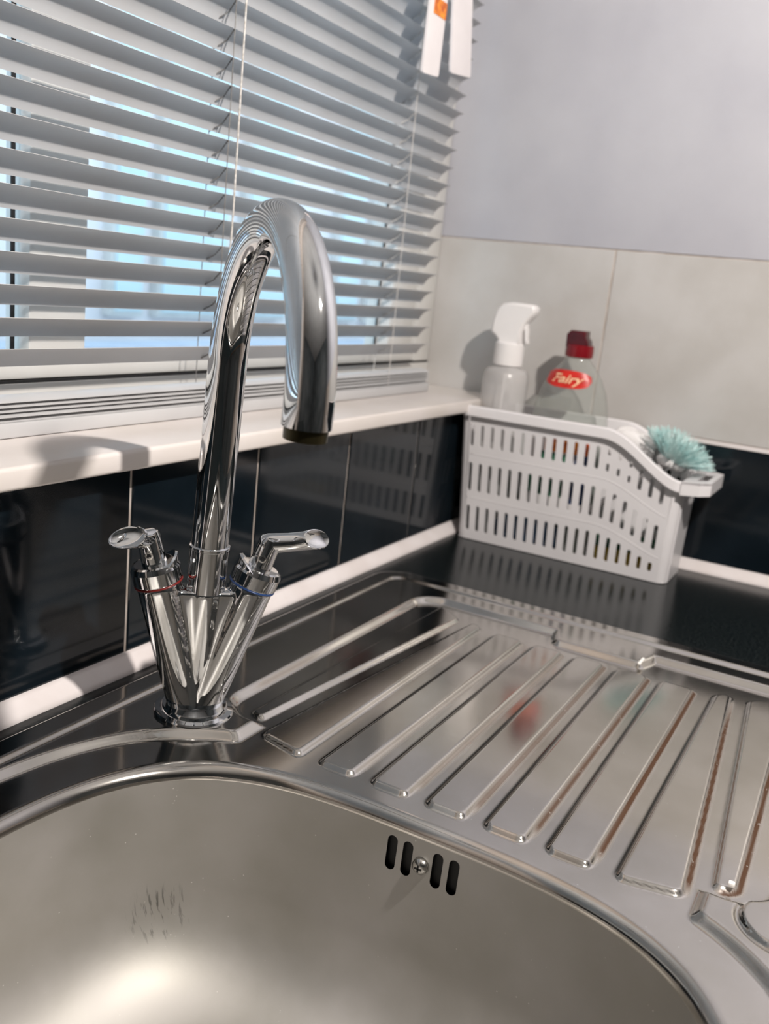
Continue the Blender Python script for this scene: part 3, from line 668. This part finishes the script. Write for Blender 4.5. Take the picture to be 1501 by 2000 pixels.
# two hanging white tags at the right end of the blind
def tagplate(nm, corners, th, mat, label, yb, top):
    cs = np.array(corners, float); c = cs.mean(0)
    V = [(x, yb, z) for x, z in corners] + [(x, yb + th, z) for x, z in corners]
    F = [(0, 1, 2, 3), (7, 6, 5, 4)] + [(i, i + 4, (i + 1) % 4 + 4, (i + 1) % 4) for i in range(4)]
    bm = bmesh.new(); vs = [bm.verts.new(p) for p in V]; [bm.faces.new([vs[i] for i in q]) for q in F]; bmesh.ops.recalc_face_normals(bm, faces=bm.faces)
    bmesh.ops.bevel(bm, geom=[e for e in bm.edges if abs(e.verts[0].co.y - e.verts[1].co.y) > 1e-6], offset=0.003, segments=3, profile=0.5, affect='EDGES')
    V = [tuple(q.co) for q in bm.verts]; bm.verts.index_update(); F = [tuple(q.index for q in f_.verts) for f_ in bm.faces]; bm.free()
    e = empty(nm, (c[0], yb, top)); tag(e, label, 'tag', 'plastic tags hanging by the blind')
    mk('tag_plate', V, F, mat, e)
    mk('string', *tube([(top_x, yb + th / 2, z) for top_x, z in ((c[0], corners[2][1] - 0.004), (-0.19, 1.05))], 0.0009, 6), M['cord'], e)
    return e
t1 = tagplate('hanging_tag', [(-0.2440, 0.5035), (-0.2075, 0.5070), (-0.2035, 0.640), (-0.2400, 0.637)], 0.0025, M['tag'], 'narrow white plastic tag with an orange sticker beside the blind', 0.018, 1.05)
mk('sticker', *boxg(-0.2330, -0.2060, 0.0174, 0.0181, 0.5610, 0.5765), M['orange'], t1)
t2 = tagplate('hanging_tag', [(-0.1740, 0.5190), (-0.1240, 0.5250), (-0.1500, 0.640), (-0.1950, 0.640)], 0.0025, M['tag'], 'plain white plastic tag without sticker, nearest the wall', 0.021, 1.05)

# ------------------------------------------------------------------ basket
bk = empty('storage_basket', (-0.06, -0.15, 0.0005)); tag(bk, 'white slotted plastic basket with sloping rim on the black worktop', 'basket')
Z00 = 0.0008
def drop(y): return 0.0460 * sstep((-0.186 - y) / 0.098)
def ztop(y): return 0.1640 - drop(np.asarray(y))
XF0, XF1, XB0, XB1 = -0.100, -0.1060, -0.0230, -0.0180
YL0, YL1, YR0, YR1 = -0.0200, -0.0080, -0.2770, -0.2810
HT = 0.164
def fx(z): return XF0 + (XF1 - XF0) * z / HT
def bxx(z): return XB0 + (XB1 - XB0) * z / HT
def yl(z): return YL0 + (YL1 - YL0) * z / HT
def yr(z): return YR0 + (YR1 - YR0) * z / HT
CR = 0.010
def panel_out(y0, y1, topf):
    p = [(y1, Z00), (y0, Z00)]
    for y in np.linspace(y0, y1, 40): p.append((y, float(topf(y))))
    return p
outl = [panel_out(-0.2680, -0.0300, ztop)]
yc = [-0.0335 - 0.01245 * i for i in range(19)]
for i, y in enumerate(yc):
    d_ = float(drop(y))
    for z0, z1, kd, kb in ((0.0118, 0.0435, 0.55, 0.0), (0.0612, 0.0965, 0.80, 0.62), (0.1165, 0.1430, 0.85, 0.70)):
        a, b = z0 - d_ * kb, z1 - d_ * kd
        if z0 > 0.1 and 13 <= i <= 15:
            mid = (a + b) / 2
            outl.append(stadium(y, mid + 0.005, min(b, float(ztop(y)) - 0.012), 0.0036)); outl.append(stadium(y, a, mid - 0.004, 0.0036)); continue
        b = min(b, float(ztop(y)) - 0.012)
        outl.append(stadium(y, a, b, 0.0047))
pv, pf = poly_panel(outl, 0.0018)
def place_front(V, off=0.0): return np.stack([np.array([fx(z) for z in V[:, 1]]) + V[:, 2] + 0.0009 + off, V[:, 0] + (V[:, 1] / HT) * np.interp(V[:, 0], [-0.28, -0.02], [-0.002, 0.010]), V[:, 1]], 1)
def place_back(V): return np.stack([np.array([bxx(z) for z in V[:, 1]]) + V[:, 2] - 0.0009, V[:, 0] + (V[:, 1] / HT) * np.interp(V[:, 0], [-0.28, -0.02], [-0.002, 0.010]), V[:, 1]], 1)
mk('front_panel', place_front(pv), pf, M['basket'], bk)
mk('back_panel', place_back(pv), pf, M['basket'], bk)
def end_panel(yf, top, name):
    o_ = [[(-0.0905, Z00), (-0.0325, Z00), (-0.0325, top), (-0.0905, top)]]
    for i in range(5):
        cx = -0.083 + i * 0.0108
        for z0, z1 in ((0.012, 0.040), (0.058, 0.090)): 
            if name == 'left': o_.append(stadium(cx, z0, z1, 0.0042))
    V, F = poly_panel(o_, 0.0018)
    k = V[:, 1] / HT
    x = V[:, 0] + k * np.interp(V[:, 0], [-0.1, -0.02], [-0.006, 0.005])
    return np.stack([x, np.array([yf(z) for z in V[:, 1]]) + V[:, 2], V[:, 1]], 1), F
mk('end_panel', *end_panel(yl, 0.164, 'left'), M['basket'], bk)
mk('end_panel', *end_panel(yr, 0.118, 'right'), M['basket'], bk)
g = []
for sx, sy in ((0, 0), (0, 1), (1, 0), (1, 1)):
    V = []; nz = 8; na = 7
    for z in np.linspace(Z00, 0.164 if sy == 0 else 0.1185, nz):
        xo = fx(z) if sx == 0 else bxx(z); yo = yl(z) if sy == 0 else yr(z); r = 0.0100
        cx_ = xo + (r if sx == 0 else -r); cy_ = yo - r if sy == 0 else yo + r
        for th in (0.0, 0.0018):
            for a in np.linspace(0, np.pi / 2, na):
                V.append((cx_ + (-1 if sx == 0 else 1) * (r - th) * math.cos(a), cy_ + (1 if sy == 0 else -1) * (r - th) * math.sin(a), z))
    F = []
    st_ = 2 * na
    for i in range(nz - 1):
        for j in range(na - 1):
            F.append((i * st_ + j, i * st_ + j + 1, (i + 1) * st_ + j + 1, (i + 1) * st_ + j)); F.append((i * st_ + na + j + 1, i * st_ + na + j, (i + 1) * st_ + na + j, (i + 1) * st_ + na + j + 1))
    mk('corner', V, F, M['basket'], bk, smooth=True)
bbox('bottom', XF0 + 0.002, XB0 - 0.002, YR0 + 0.002, YL0 - 0.002, Z00 - 0.0002, 0.0026, M['basket'], bk, w=0.0006)
# fine raised contour lines on the front
for zz, kd in ((0.1070, 0.72), (0.0530, 0.58)):
    pts = [(fx(zz) - 0.0002, y, zz - kd * float(drop(y))) for y in np.linspace(-0.026, -0.266, 40)]
    pts = [(fx(p[2]) + 0.0002, p[1], p[2]) for p in pts]
    mk('contour_rib', *tube(pts, 0.0006, 6), M['basket'], bk, smooth=True)
# rim
def rim_path():
    x0, x1, y0, y1 = XF1, XB1, YL1, YR1; r = 0.012; P_ = []
    def arc(cx, cy, a0, a1):
        for a in np.linspace(a0, a1, 8): P_.append((cx + r * math.cos(a), cy + r * math.sin(a)))
    for y in np.linspace(y0 - r, y1 + r, 50): P_.append((x0, y))
    arc(x0 + r, y1 + r, np.pi, 1.5 * np.pi); arc(x1 - r, y1 + r, 1.5 * np.pi, 2 * np.pi)
    for y in np.linspace(y1 + r, y0 - r, 50): P_.append((x1, y))
    arc(x1 - r, y0 - r, 0, np.pi / 2); arc(x0 + r, y0 - r, np.pi / 2, np.pi)
    return np.array(P_)
rp = rim_path(); n_ = len(rp)
tan = np.roll(rp, -1, 0) - np.roll(rp, 1, 0); tan /= np.linalg.norm(tan, axis=1)[:, None]; nor = np.stack([tan[:, 1], -tan[:, 0]], 1)
if (nor[10] @ np.array([-1, 0])) < 0: nor = -nor
prof = [(0.0015, -0.003), (0.0015, 0.0), (0.0, 0.0012), (-0.0045, 0.0012), (-0.0062, 0.0), (-0.0066, -0.0105), (-0.0054, -0.0108), (-0.0048, -0.003)]
prof = [(-a, b) for a, b in prof]
V = []
for (x, y), n2 in zip(rp, nor):
    zt = float(ztop(y))
    for a, b in prof: V.append((x + n2[0] * a, y + n2[1] * a, zt + b))
m_ = len(prof); F = [(i * m_ + j, i * m_ + (j + 1) % m_, ((i + 1) % n_) * m_ + (j + 1) % m_, ((i + 1) % n_) * m_ + j) for i in range(n_) for j in range(m_)]
mk('rim', V, F, M['basket'], bk, auto=0.7)
# end grip: shelf with a cut-out
zt = 0.1190
ho = [(-0.112, -0.278), (-0.111, -0.298), (-0.103, -0.308), (-0.028, -0.308), (-0.016, -0.298), (-0.012, -0.278)]
hi = [(-0.096, -0.290), (-0.088, -0.301), (-0.036, -0.301), (-0.030, -0.290)]
V, F = poly_panel([ho, hi], 0.0024); V[:, 2] += zt + 0.0006
V[:, 2] += (-(V[:, 1] + 0.278)) * 0.10
gs = [(V.tolist(), F)]
lip = [(x, y) for x, y in ho]
LV = []
for x, y in lip:
    zz = zt + 0.0016 - (y + 0.278) * 0.10; c = np.array([-0.062, -0.27]); d_ = (c - np.array([x, y])); d_ /= np.linalg.norm(d_)
    LV += [(x, y, zz), (x, y, zz - 0.0145), (x + d_[0] * 0.002, y + d_[1] * 0.002, zz - 0.0145), (x + d_[0] * 0.002, y + d_[1] * 0.002, zz)]
LF = [(4 * i + j, 4 * i + (j + 1) % 4, 4 * i + 4 + (j + 1) % 4, 4 * i + 4 + j) for i in range(len(lip) - 1) for j in range(4)]
gs.append((LV, LF)); mk('grip', *join(gs), M['basket'], bk, auto=0.5)

# ------------------------------------------------------------------ spray bottle
sp = empty('spray_bottle', (-0.058, -0.041, 0.003)); tag(sp, 'clear spray bottle with white trigger head standing in the basket', 'bottle')
SX, SY = -0.058, -0.041
mk('bottle_body', *lathe([(0.0, 0.0), (0.026, 0.0), (0.0275, 0.003), (0.0275, 0.165), (0.0280, 0.1900), (0.0272, 0.2010), (0.0235, 0.2070), (0.0155, 0.2095), (0.0140, 0.2160)], 48, (SX, SY, 0.0030)), M['frost'], sp, smooth=True)
mk('liquid', *lathe([(0.0, 0.001), (0.0255, 0.001), (0.0262, 0.004), (0.0262, 0.100), (0.0, 0.100)], 40, (SX, SY, 0.0032)), M['soap'], sp, auto=0.6)
mk('collar', *lathe([(0.0160, 0.2110), (0.0178, 0.2115), (0.0182, 0.2160), (0.0176, 0.2370), (0.0165, 0.2385), (0.0, 0.2385)], 40, (SX, SY, 0.0030)), M['white'], sp, auto=0.5)
hp = [(-0.0565, 0.238), (-0.0560, 0.255), (-0.0600, 0.2655), (-0.0655, 0.2730), (-0.0700, 0.2790), (-0.0700, 0.2855), (-0.0660, 0.2885), (-0.0400, 0.2890), (-0.0290, 0.2870), (-0.0220, 0.2800), (-0.0180, 0.2660), (-0.0170, 0.2520), (-0.0230, 0.2480), (-0.0270, 0.2440), (-0.0275, 0.2380)]
V, F = poly_panel([hp], 0.021, bevel=0.0032)
mk('trigger_head', np.stack([SX + V[:, 2], V[:, 0], V[:, 1]], 1), F, M['white'], sp, auto=0.9)
tp = [(-0.0560, 0.2640), (-0.0590, 0.2560), (-0.0600, 0.2480), (-0.0620, 0.2425), (-0.0640, 0.2430), (-0.0625, 0.2500), (-0.0620, 0.2580), (-0.0600, 0.2660)]
V, F = poly_panel([tp], 0.010, bevel=0.0008)
mk('trigger', np.stack([SX + V[:, 2], V[:, 0], V[:, 1]], 1), F, M['white'], sp, auto=0.6)
mk('dip_tube', *tube([(SX, SY, 0.23), (SX - 0.004, SY + 0.002, 0.12), (SX - 0.008, SY + 0.006, 0.012)], 0.0018, 8), M['white'], sp, smooth=True)

# ------------------------------------------------------------------ dish soap bottle
db = empty('dish_soap_bottle', (-0.055, -0.127, 0.003)); tag(db, 'clear dish soap bottle with dark red cap and red oval label in the basket', 'bottle')
DX, DY = -0.055, -0.127
def oval(prof, n=56):
    V = []
    for wy, wx, z in prof:
        for t in np.linspace(0, 2 * np.pi, n, endpoint=False):
            c, s = math.cos(t), math.sin(t)
            V.append((DX + wx * math.copysign(abs(c) ** 0.9, c), DY + wy * math.copysign(abs(s) ** 0.9, s), 0.003 + z))
    F = [(i * n + j, i * n + (j + 1) % n, (i + 1) * n + (j + 1) % n, (i + 1) * n + j) for i in range(len(prof) - 1) for j in range(n)]
    F += [tuple(reversed(range(n))), tuple((len(prof) - 1) * n + j for j in range(n))]
    return V, F
pr = [(0.040, 0.020, 0.0), (0.0435, 0.0235, 0.004), (0.046, 0.026, 0.04), (0.0470, 0.0265, 0.11), (0.0465, 0.0262, 0.150), (0.0440, 0.0255, 0.172), (0.0390, 0.0240, 0.192), (0.0310, 0.0215, 0.208), (0.0230, 0.0185, 0.219), (0.0165, 0.0150, 0.226), (0.0135, 0.0130, 0.230), (0.0130, 0.0130, 0.236)]
mk('bottle_body', *oval(pr), M['clear'], db, smooth=True)
mk('liquid', *oval([(a - 0.0015, b - 0.0015, z + (0.001 if i == 0 else 0)) for i, (a, b, z) in enumerate(pr[:4])] + [(0.0452, 0.0248, 0.1250)]), M['soap'], db, auto=0.8)
mk('cap', *lathe([(0.0125, 0.2310), (0.0162, 0.2320), (0.0165, 0.2380), (0.0160, 0.2455), (0.0150, 0.2460), (0.0, 0.2462)], 36, (DX, DY, 0.003)), M['red'], db, auto=0.5)
cp = [(-0.1120, 0.2455), (-0.1115, 0.2600), (-0.1160, 0.2650), (-0.1340, 0.2650), (-0.1345, 0.2580), (-0.1380, 0.2540), (-0.1395, 0.2470), (-0.1300, 0.2430), (-0.1160, 0.2430)]
V, F = poly_panel([cp], 0.020, bevel=0.002)
mk('flip_top', np.stack([DX + V[:, 2], V[:, 0], V[:, 1]], 1), F, M['dred'], db, auto=0.7)
# curved labels wrapped on the front of the oval body
def wrap(y0, y1, z0, z1, rnd, mat, name, ny=28, off=0.0006, parent=db):
    zs_ = [p[2] for p in pr]; V = []; F = []; nz = 10
    for i in range(ny + 1):
        u = -1 + 2 * i / ny; y = (y0 + y1) / 2 + u * (y1 - y0) / 2
        hz = (z1 - z0) / 2 * ((1 - abs(u) ** 2.8) ** (1 / 2.4) if rnd else 1.0); cz = (z0 + z1) / 2
        for j in range(nz + 1):
            z = cz + hz * (-1 + 2 * j / nz); wy = np.interp(z - 0.003, zs_, [p[0] for p in pr]); wx = np.interp(z - 0.003, zs_, [p[1] for p in pr])
            s = max(-1, min(1, (y - DY) / wy)); s2 = math.copysign(abs(s) ** (1 / 0.9), s); c = math.sqrt(max(0, 1 - s2 * s2)) ** 0.9
            V.append((DX - wx * c - off, y, z))
    for i in range(ny):
        for j in range(nz): a = i * (nz + 1) + j; F.append((a, a + 1, a + nz + 2, a + nz + 1))
    return mk(name, V, F, mat, parent, smooth=True)
lb = wrap(-0.1520, -0.0940, 0.1990, 0.2195, True, M['redlabel'], 'oval_label')
# word on the oval label
tc_ = bpy.data.curves.new('word', 'FONT'); tc_.body = 'Fairy'; tc_.size = 0.0175; tc_.shear = 0.35; tc_.extrude = 0.0002; tc_.align_x = 'CENTER'; tc_.align_y = 'CENTER'; tc_.offset = 0.0003
tobj = bpy.data.objects.new('word', tc_); COL.objects.link(tobj)
me = bpy.data.meshes.new_from_object(tobj.evaluated_get(bpy.context.evaluated_depsgraph_get()))
TV = np.array([q.co[:] for q in me.vertices]); TF = [tuple(q.vertices) for q in me.polygons]
bpy.data.objects.remove(tobj)
zs_ = [p[2] for p in pr]; out = []
for a, b, c_ in TV:
    y = -0.1225 - a * 1.08; z = 0.2092 + b * 0.82; wy = np.interp(z - .003, zs_, [p[0] for p in pr]); wx = np.interp(z - .003, zs_, [p[1] for p in pr])
    s = max(-1, min(1, (y - DY) / wy)); cc = math.sqrt(max(0, 1 - s * s)); out.append((DX - wx * cc - 0.0014 - c_, y, z))
mk('lettering', out, TF, M['gold'], lb)
wrap(-0.1640, -0.0900, 0.0550, 0.1500, False, M['white'], 'front_label', off=0.0004)
wrap(-0.1620, -0.1100, 0.1240, 0.1440, False, M['orange'], 'orange_print', off=0.0009)
wrap(-0.1400, -0.0980, 0.1120, 0.1225, False, M['glabel'], 'green_print', off=0.0009)
wrap(-0.1640, -0.1480, 0.0650, 0.1235, False, M['navy'], 'navy_print', off=0.0009)
wrap(-0.1380, -0.0920, 0.0700, 0.0900, False, M['glabel'], 'green_print', off=0.0009)

# ------------------------------------------------------------------ washing-up brush, cloth, sponges
br = empty('dish_brush', (-0.06, -0.25, 0.11)); tag(br, 'washing-up brush with pale teal bristles poking over the basket end', 'brush')
hc = np.array([-0.066, -0.254, 0.1320])
mk('brush_head', *lathe([(0.0, -0.006), (0.014, -0.0055), (0.017, -0.001), (0.016, 0.004), (0.0, 0.006)], 32, hc, (0.15, -0.35, 1)), M['white'], br, smooth=True)
hpth = [hc + np.array([-0.002, 0.006, -0.003]), np.array([-0.086, -0.236, 0.118]), np.array([-0.0885, -0.205, 0.090]), np.array([-0.0885, -0.162, 0.050])]
mk('handle', *tube(hpth, [0.0055, 0.0040, 0.0040, 0.0046], 14), M['white'], br, smooth=True)
g = []
ax = np.array([0.1, -0.45, 1.0]); ax /= np.linalg.norm(ax); u_ = np.cross(ax, [1, 0, 0]); u_ /= np.linalg.norm(u_); w_ = np.cross(ax, u_)
for i in range(620):
    a = RNG.uniform(0, 2 * np.pi); t = math.sqrt(RNG.uniform(0, 1)); sp_ = t * 1.12
    root = hc + ax * 0.004 + (math.cos(a) * u_ + math.sin(a) * w_) * t * 0.015
    d_ = ax * math.cos(sp_) + (math.cos(a) * u_ + math.sin(a) * w_) * math.sin(sp_); L_ = 0.034 * RNG.uniform(0.85, 1.05)
    mid = root + d_ * L_ * 0.5 + RNG.normal(0, 0.0008, 3); tip = root + d_ * L_ + RNG.normal(0, 0.0009, 3)
    g.append(tube([root, mid, tip], [0.0005, 0.00045, 0.0003], 4, cap=False))
tag(mk('bristles', *join(g), M['teal'], br), kind='stuff')

def lump(name, c, s, mat, parent=None, amp=0.15, seed=1, n=28, rot=0.0):
    r_ = np.random.default_rng(seed); ph = r_.uniform(0, 6.28, 8); V = []; nn = n
    for i in range(nn + 1):
        th = np.pi * i / nn
        for j in range(nn):
            a = 2 * np.pi * j / nn; x, y, z = math.sin(th) * math.cos(a), math.sin(th) * math.sin(a), math.cos(th)
            p4 = np.array([math.copysign(abs(q) ** 0.6, q) for q in (x, y, z)])
            k = 1 + amp * (math.sin(4 * a + ph[0]) * math.sin(3 * th + ph[1]) + 0.6 * math.sin(7 * a + ph[2]) * math.sin(5 * th + ph[3]))
            q = p4 * k * np.array(s); cr, sr = math.cos(rot), math.sin(rot)
            V.append((c[0] + q[0], c[1] + q[1] * cr - q[2] * sr, c[2] + q[1] * sr + q[2] * cr))
    F = [(i * nn + j, i * nn + (j + 1) % nn, (i + 1) * nn + (j + 1) % nn, (i + 1) * nn + j) for i in range(nn) for j in range(nn)]
    return mk(name, V, F, mat, parent, smooth=True)
tag(lump('dishcloth', (-0.048, -0.208, 0.138), (0.020, 0.030, 0.020), M['white'], amp=0.10, seed=4, rot=0.25), 'crumpled white dishcloth tucked between soap bottle and brush', 'cloth')
tag(lump('blue_cloth', (-0.0895, -0.106, 0.0225), (0.0060, 0.042, 0.0165), M['bluecloth'], amp=0.06, seed=9), 'dark blue cloth low in the basket in front of the soap bottle', 'cloth')
spg = empty('sponge', (-0.06, -0.23, 0.003)); tag(spg, 'yellow kitchen sponge with green scourer at the low end of the basket', 'sponge')
bbox('foam', -0.092, -0.034, -0.268, -0.185, 0.0032, 0.0260, M['yellow'], spg, w=0.004, seg=3)
bbox('scourer', -0.092, -0.034, -0.268, -0.185, 0.0262, 0.0340, M['green'], spg, w=0.0015)

# ------------------------------------------------------------------ white sliver and crumb
tag(bbox('crumb', -0.3690, -0.3530, -0.3165, -0.3140, 0.0036, 0.0052, M['crumb'], w=0.0005), 'tiny white sliver shape on the far rim of the drainer', 'crumb')
tag(bbox('crumb', -0.6500, -0.6465, -0.4365, -0.4330, 0.0030, 0.0056, M['crumb'], w=0.0008), 'tiny white crumb on the nearest drainer rib by the front ledge', 'crumb')

# ------------------------------------------------------------------ pendant lamp (above the viewer)
cl = empty('pendant_lamp', (LAMP[0], LAMP[1], ZC)); tag(cl, 'bare bulb pendant lamp hanging above the sink front', 'lamp')
mk('ceiling_rose', *lathe([(0.0, -0.03), (0.05, -0.03), (0.05, 0.0)], 32, (LAMP[0], LAMP[1], ZC)), M['upvc'], cl, auto=0.5)
mk('cable', *tube([(LAMP[0], LAMP[1], ZC - 0.03), (LAMP[0], LAMP[1], LAMP[2] + 0.07)], 0.003, 8), M['upvc'], cl)
mk('lamp_holder', *lathe([(0.0, 0.075), (0.014, 0.072), (0.017, 0.050), (0.015, 0.030), (0.0, 0.030)], 28, LAMP), M['upvc'], cl, auto=0.6)
mk('bulb', *lathe([(0.0, 0.034), (0.012, 0.032), (0.014, 0.022), (0.021, 0.008), (0.020, 0.0), (0.012, -0.004), (0.0, -0.0055)], 32, LAMP), M['lamp'], cl, smooth=True)
lo.parent = cl; lo.location = (0, 0, LAMP[2] - 0.030 - ZC)
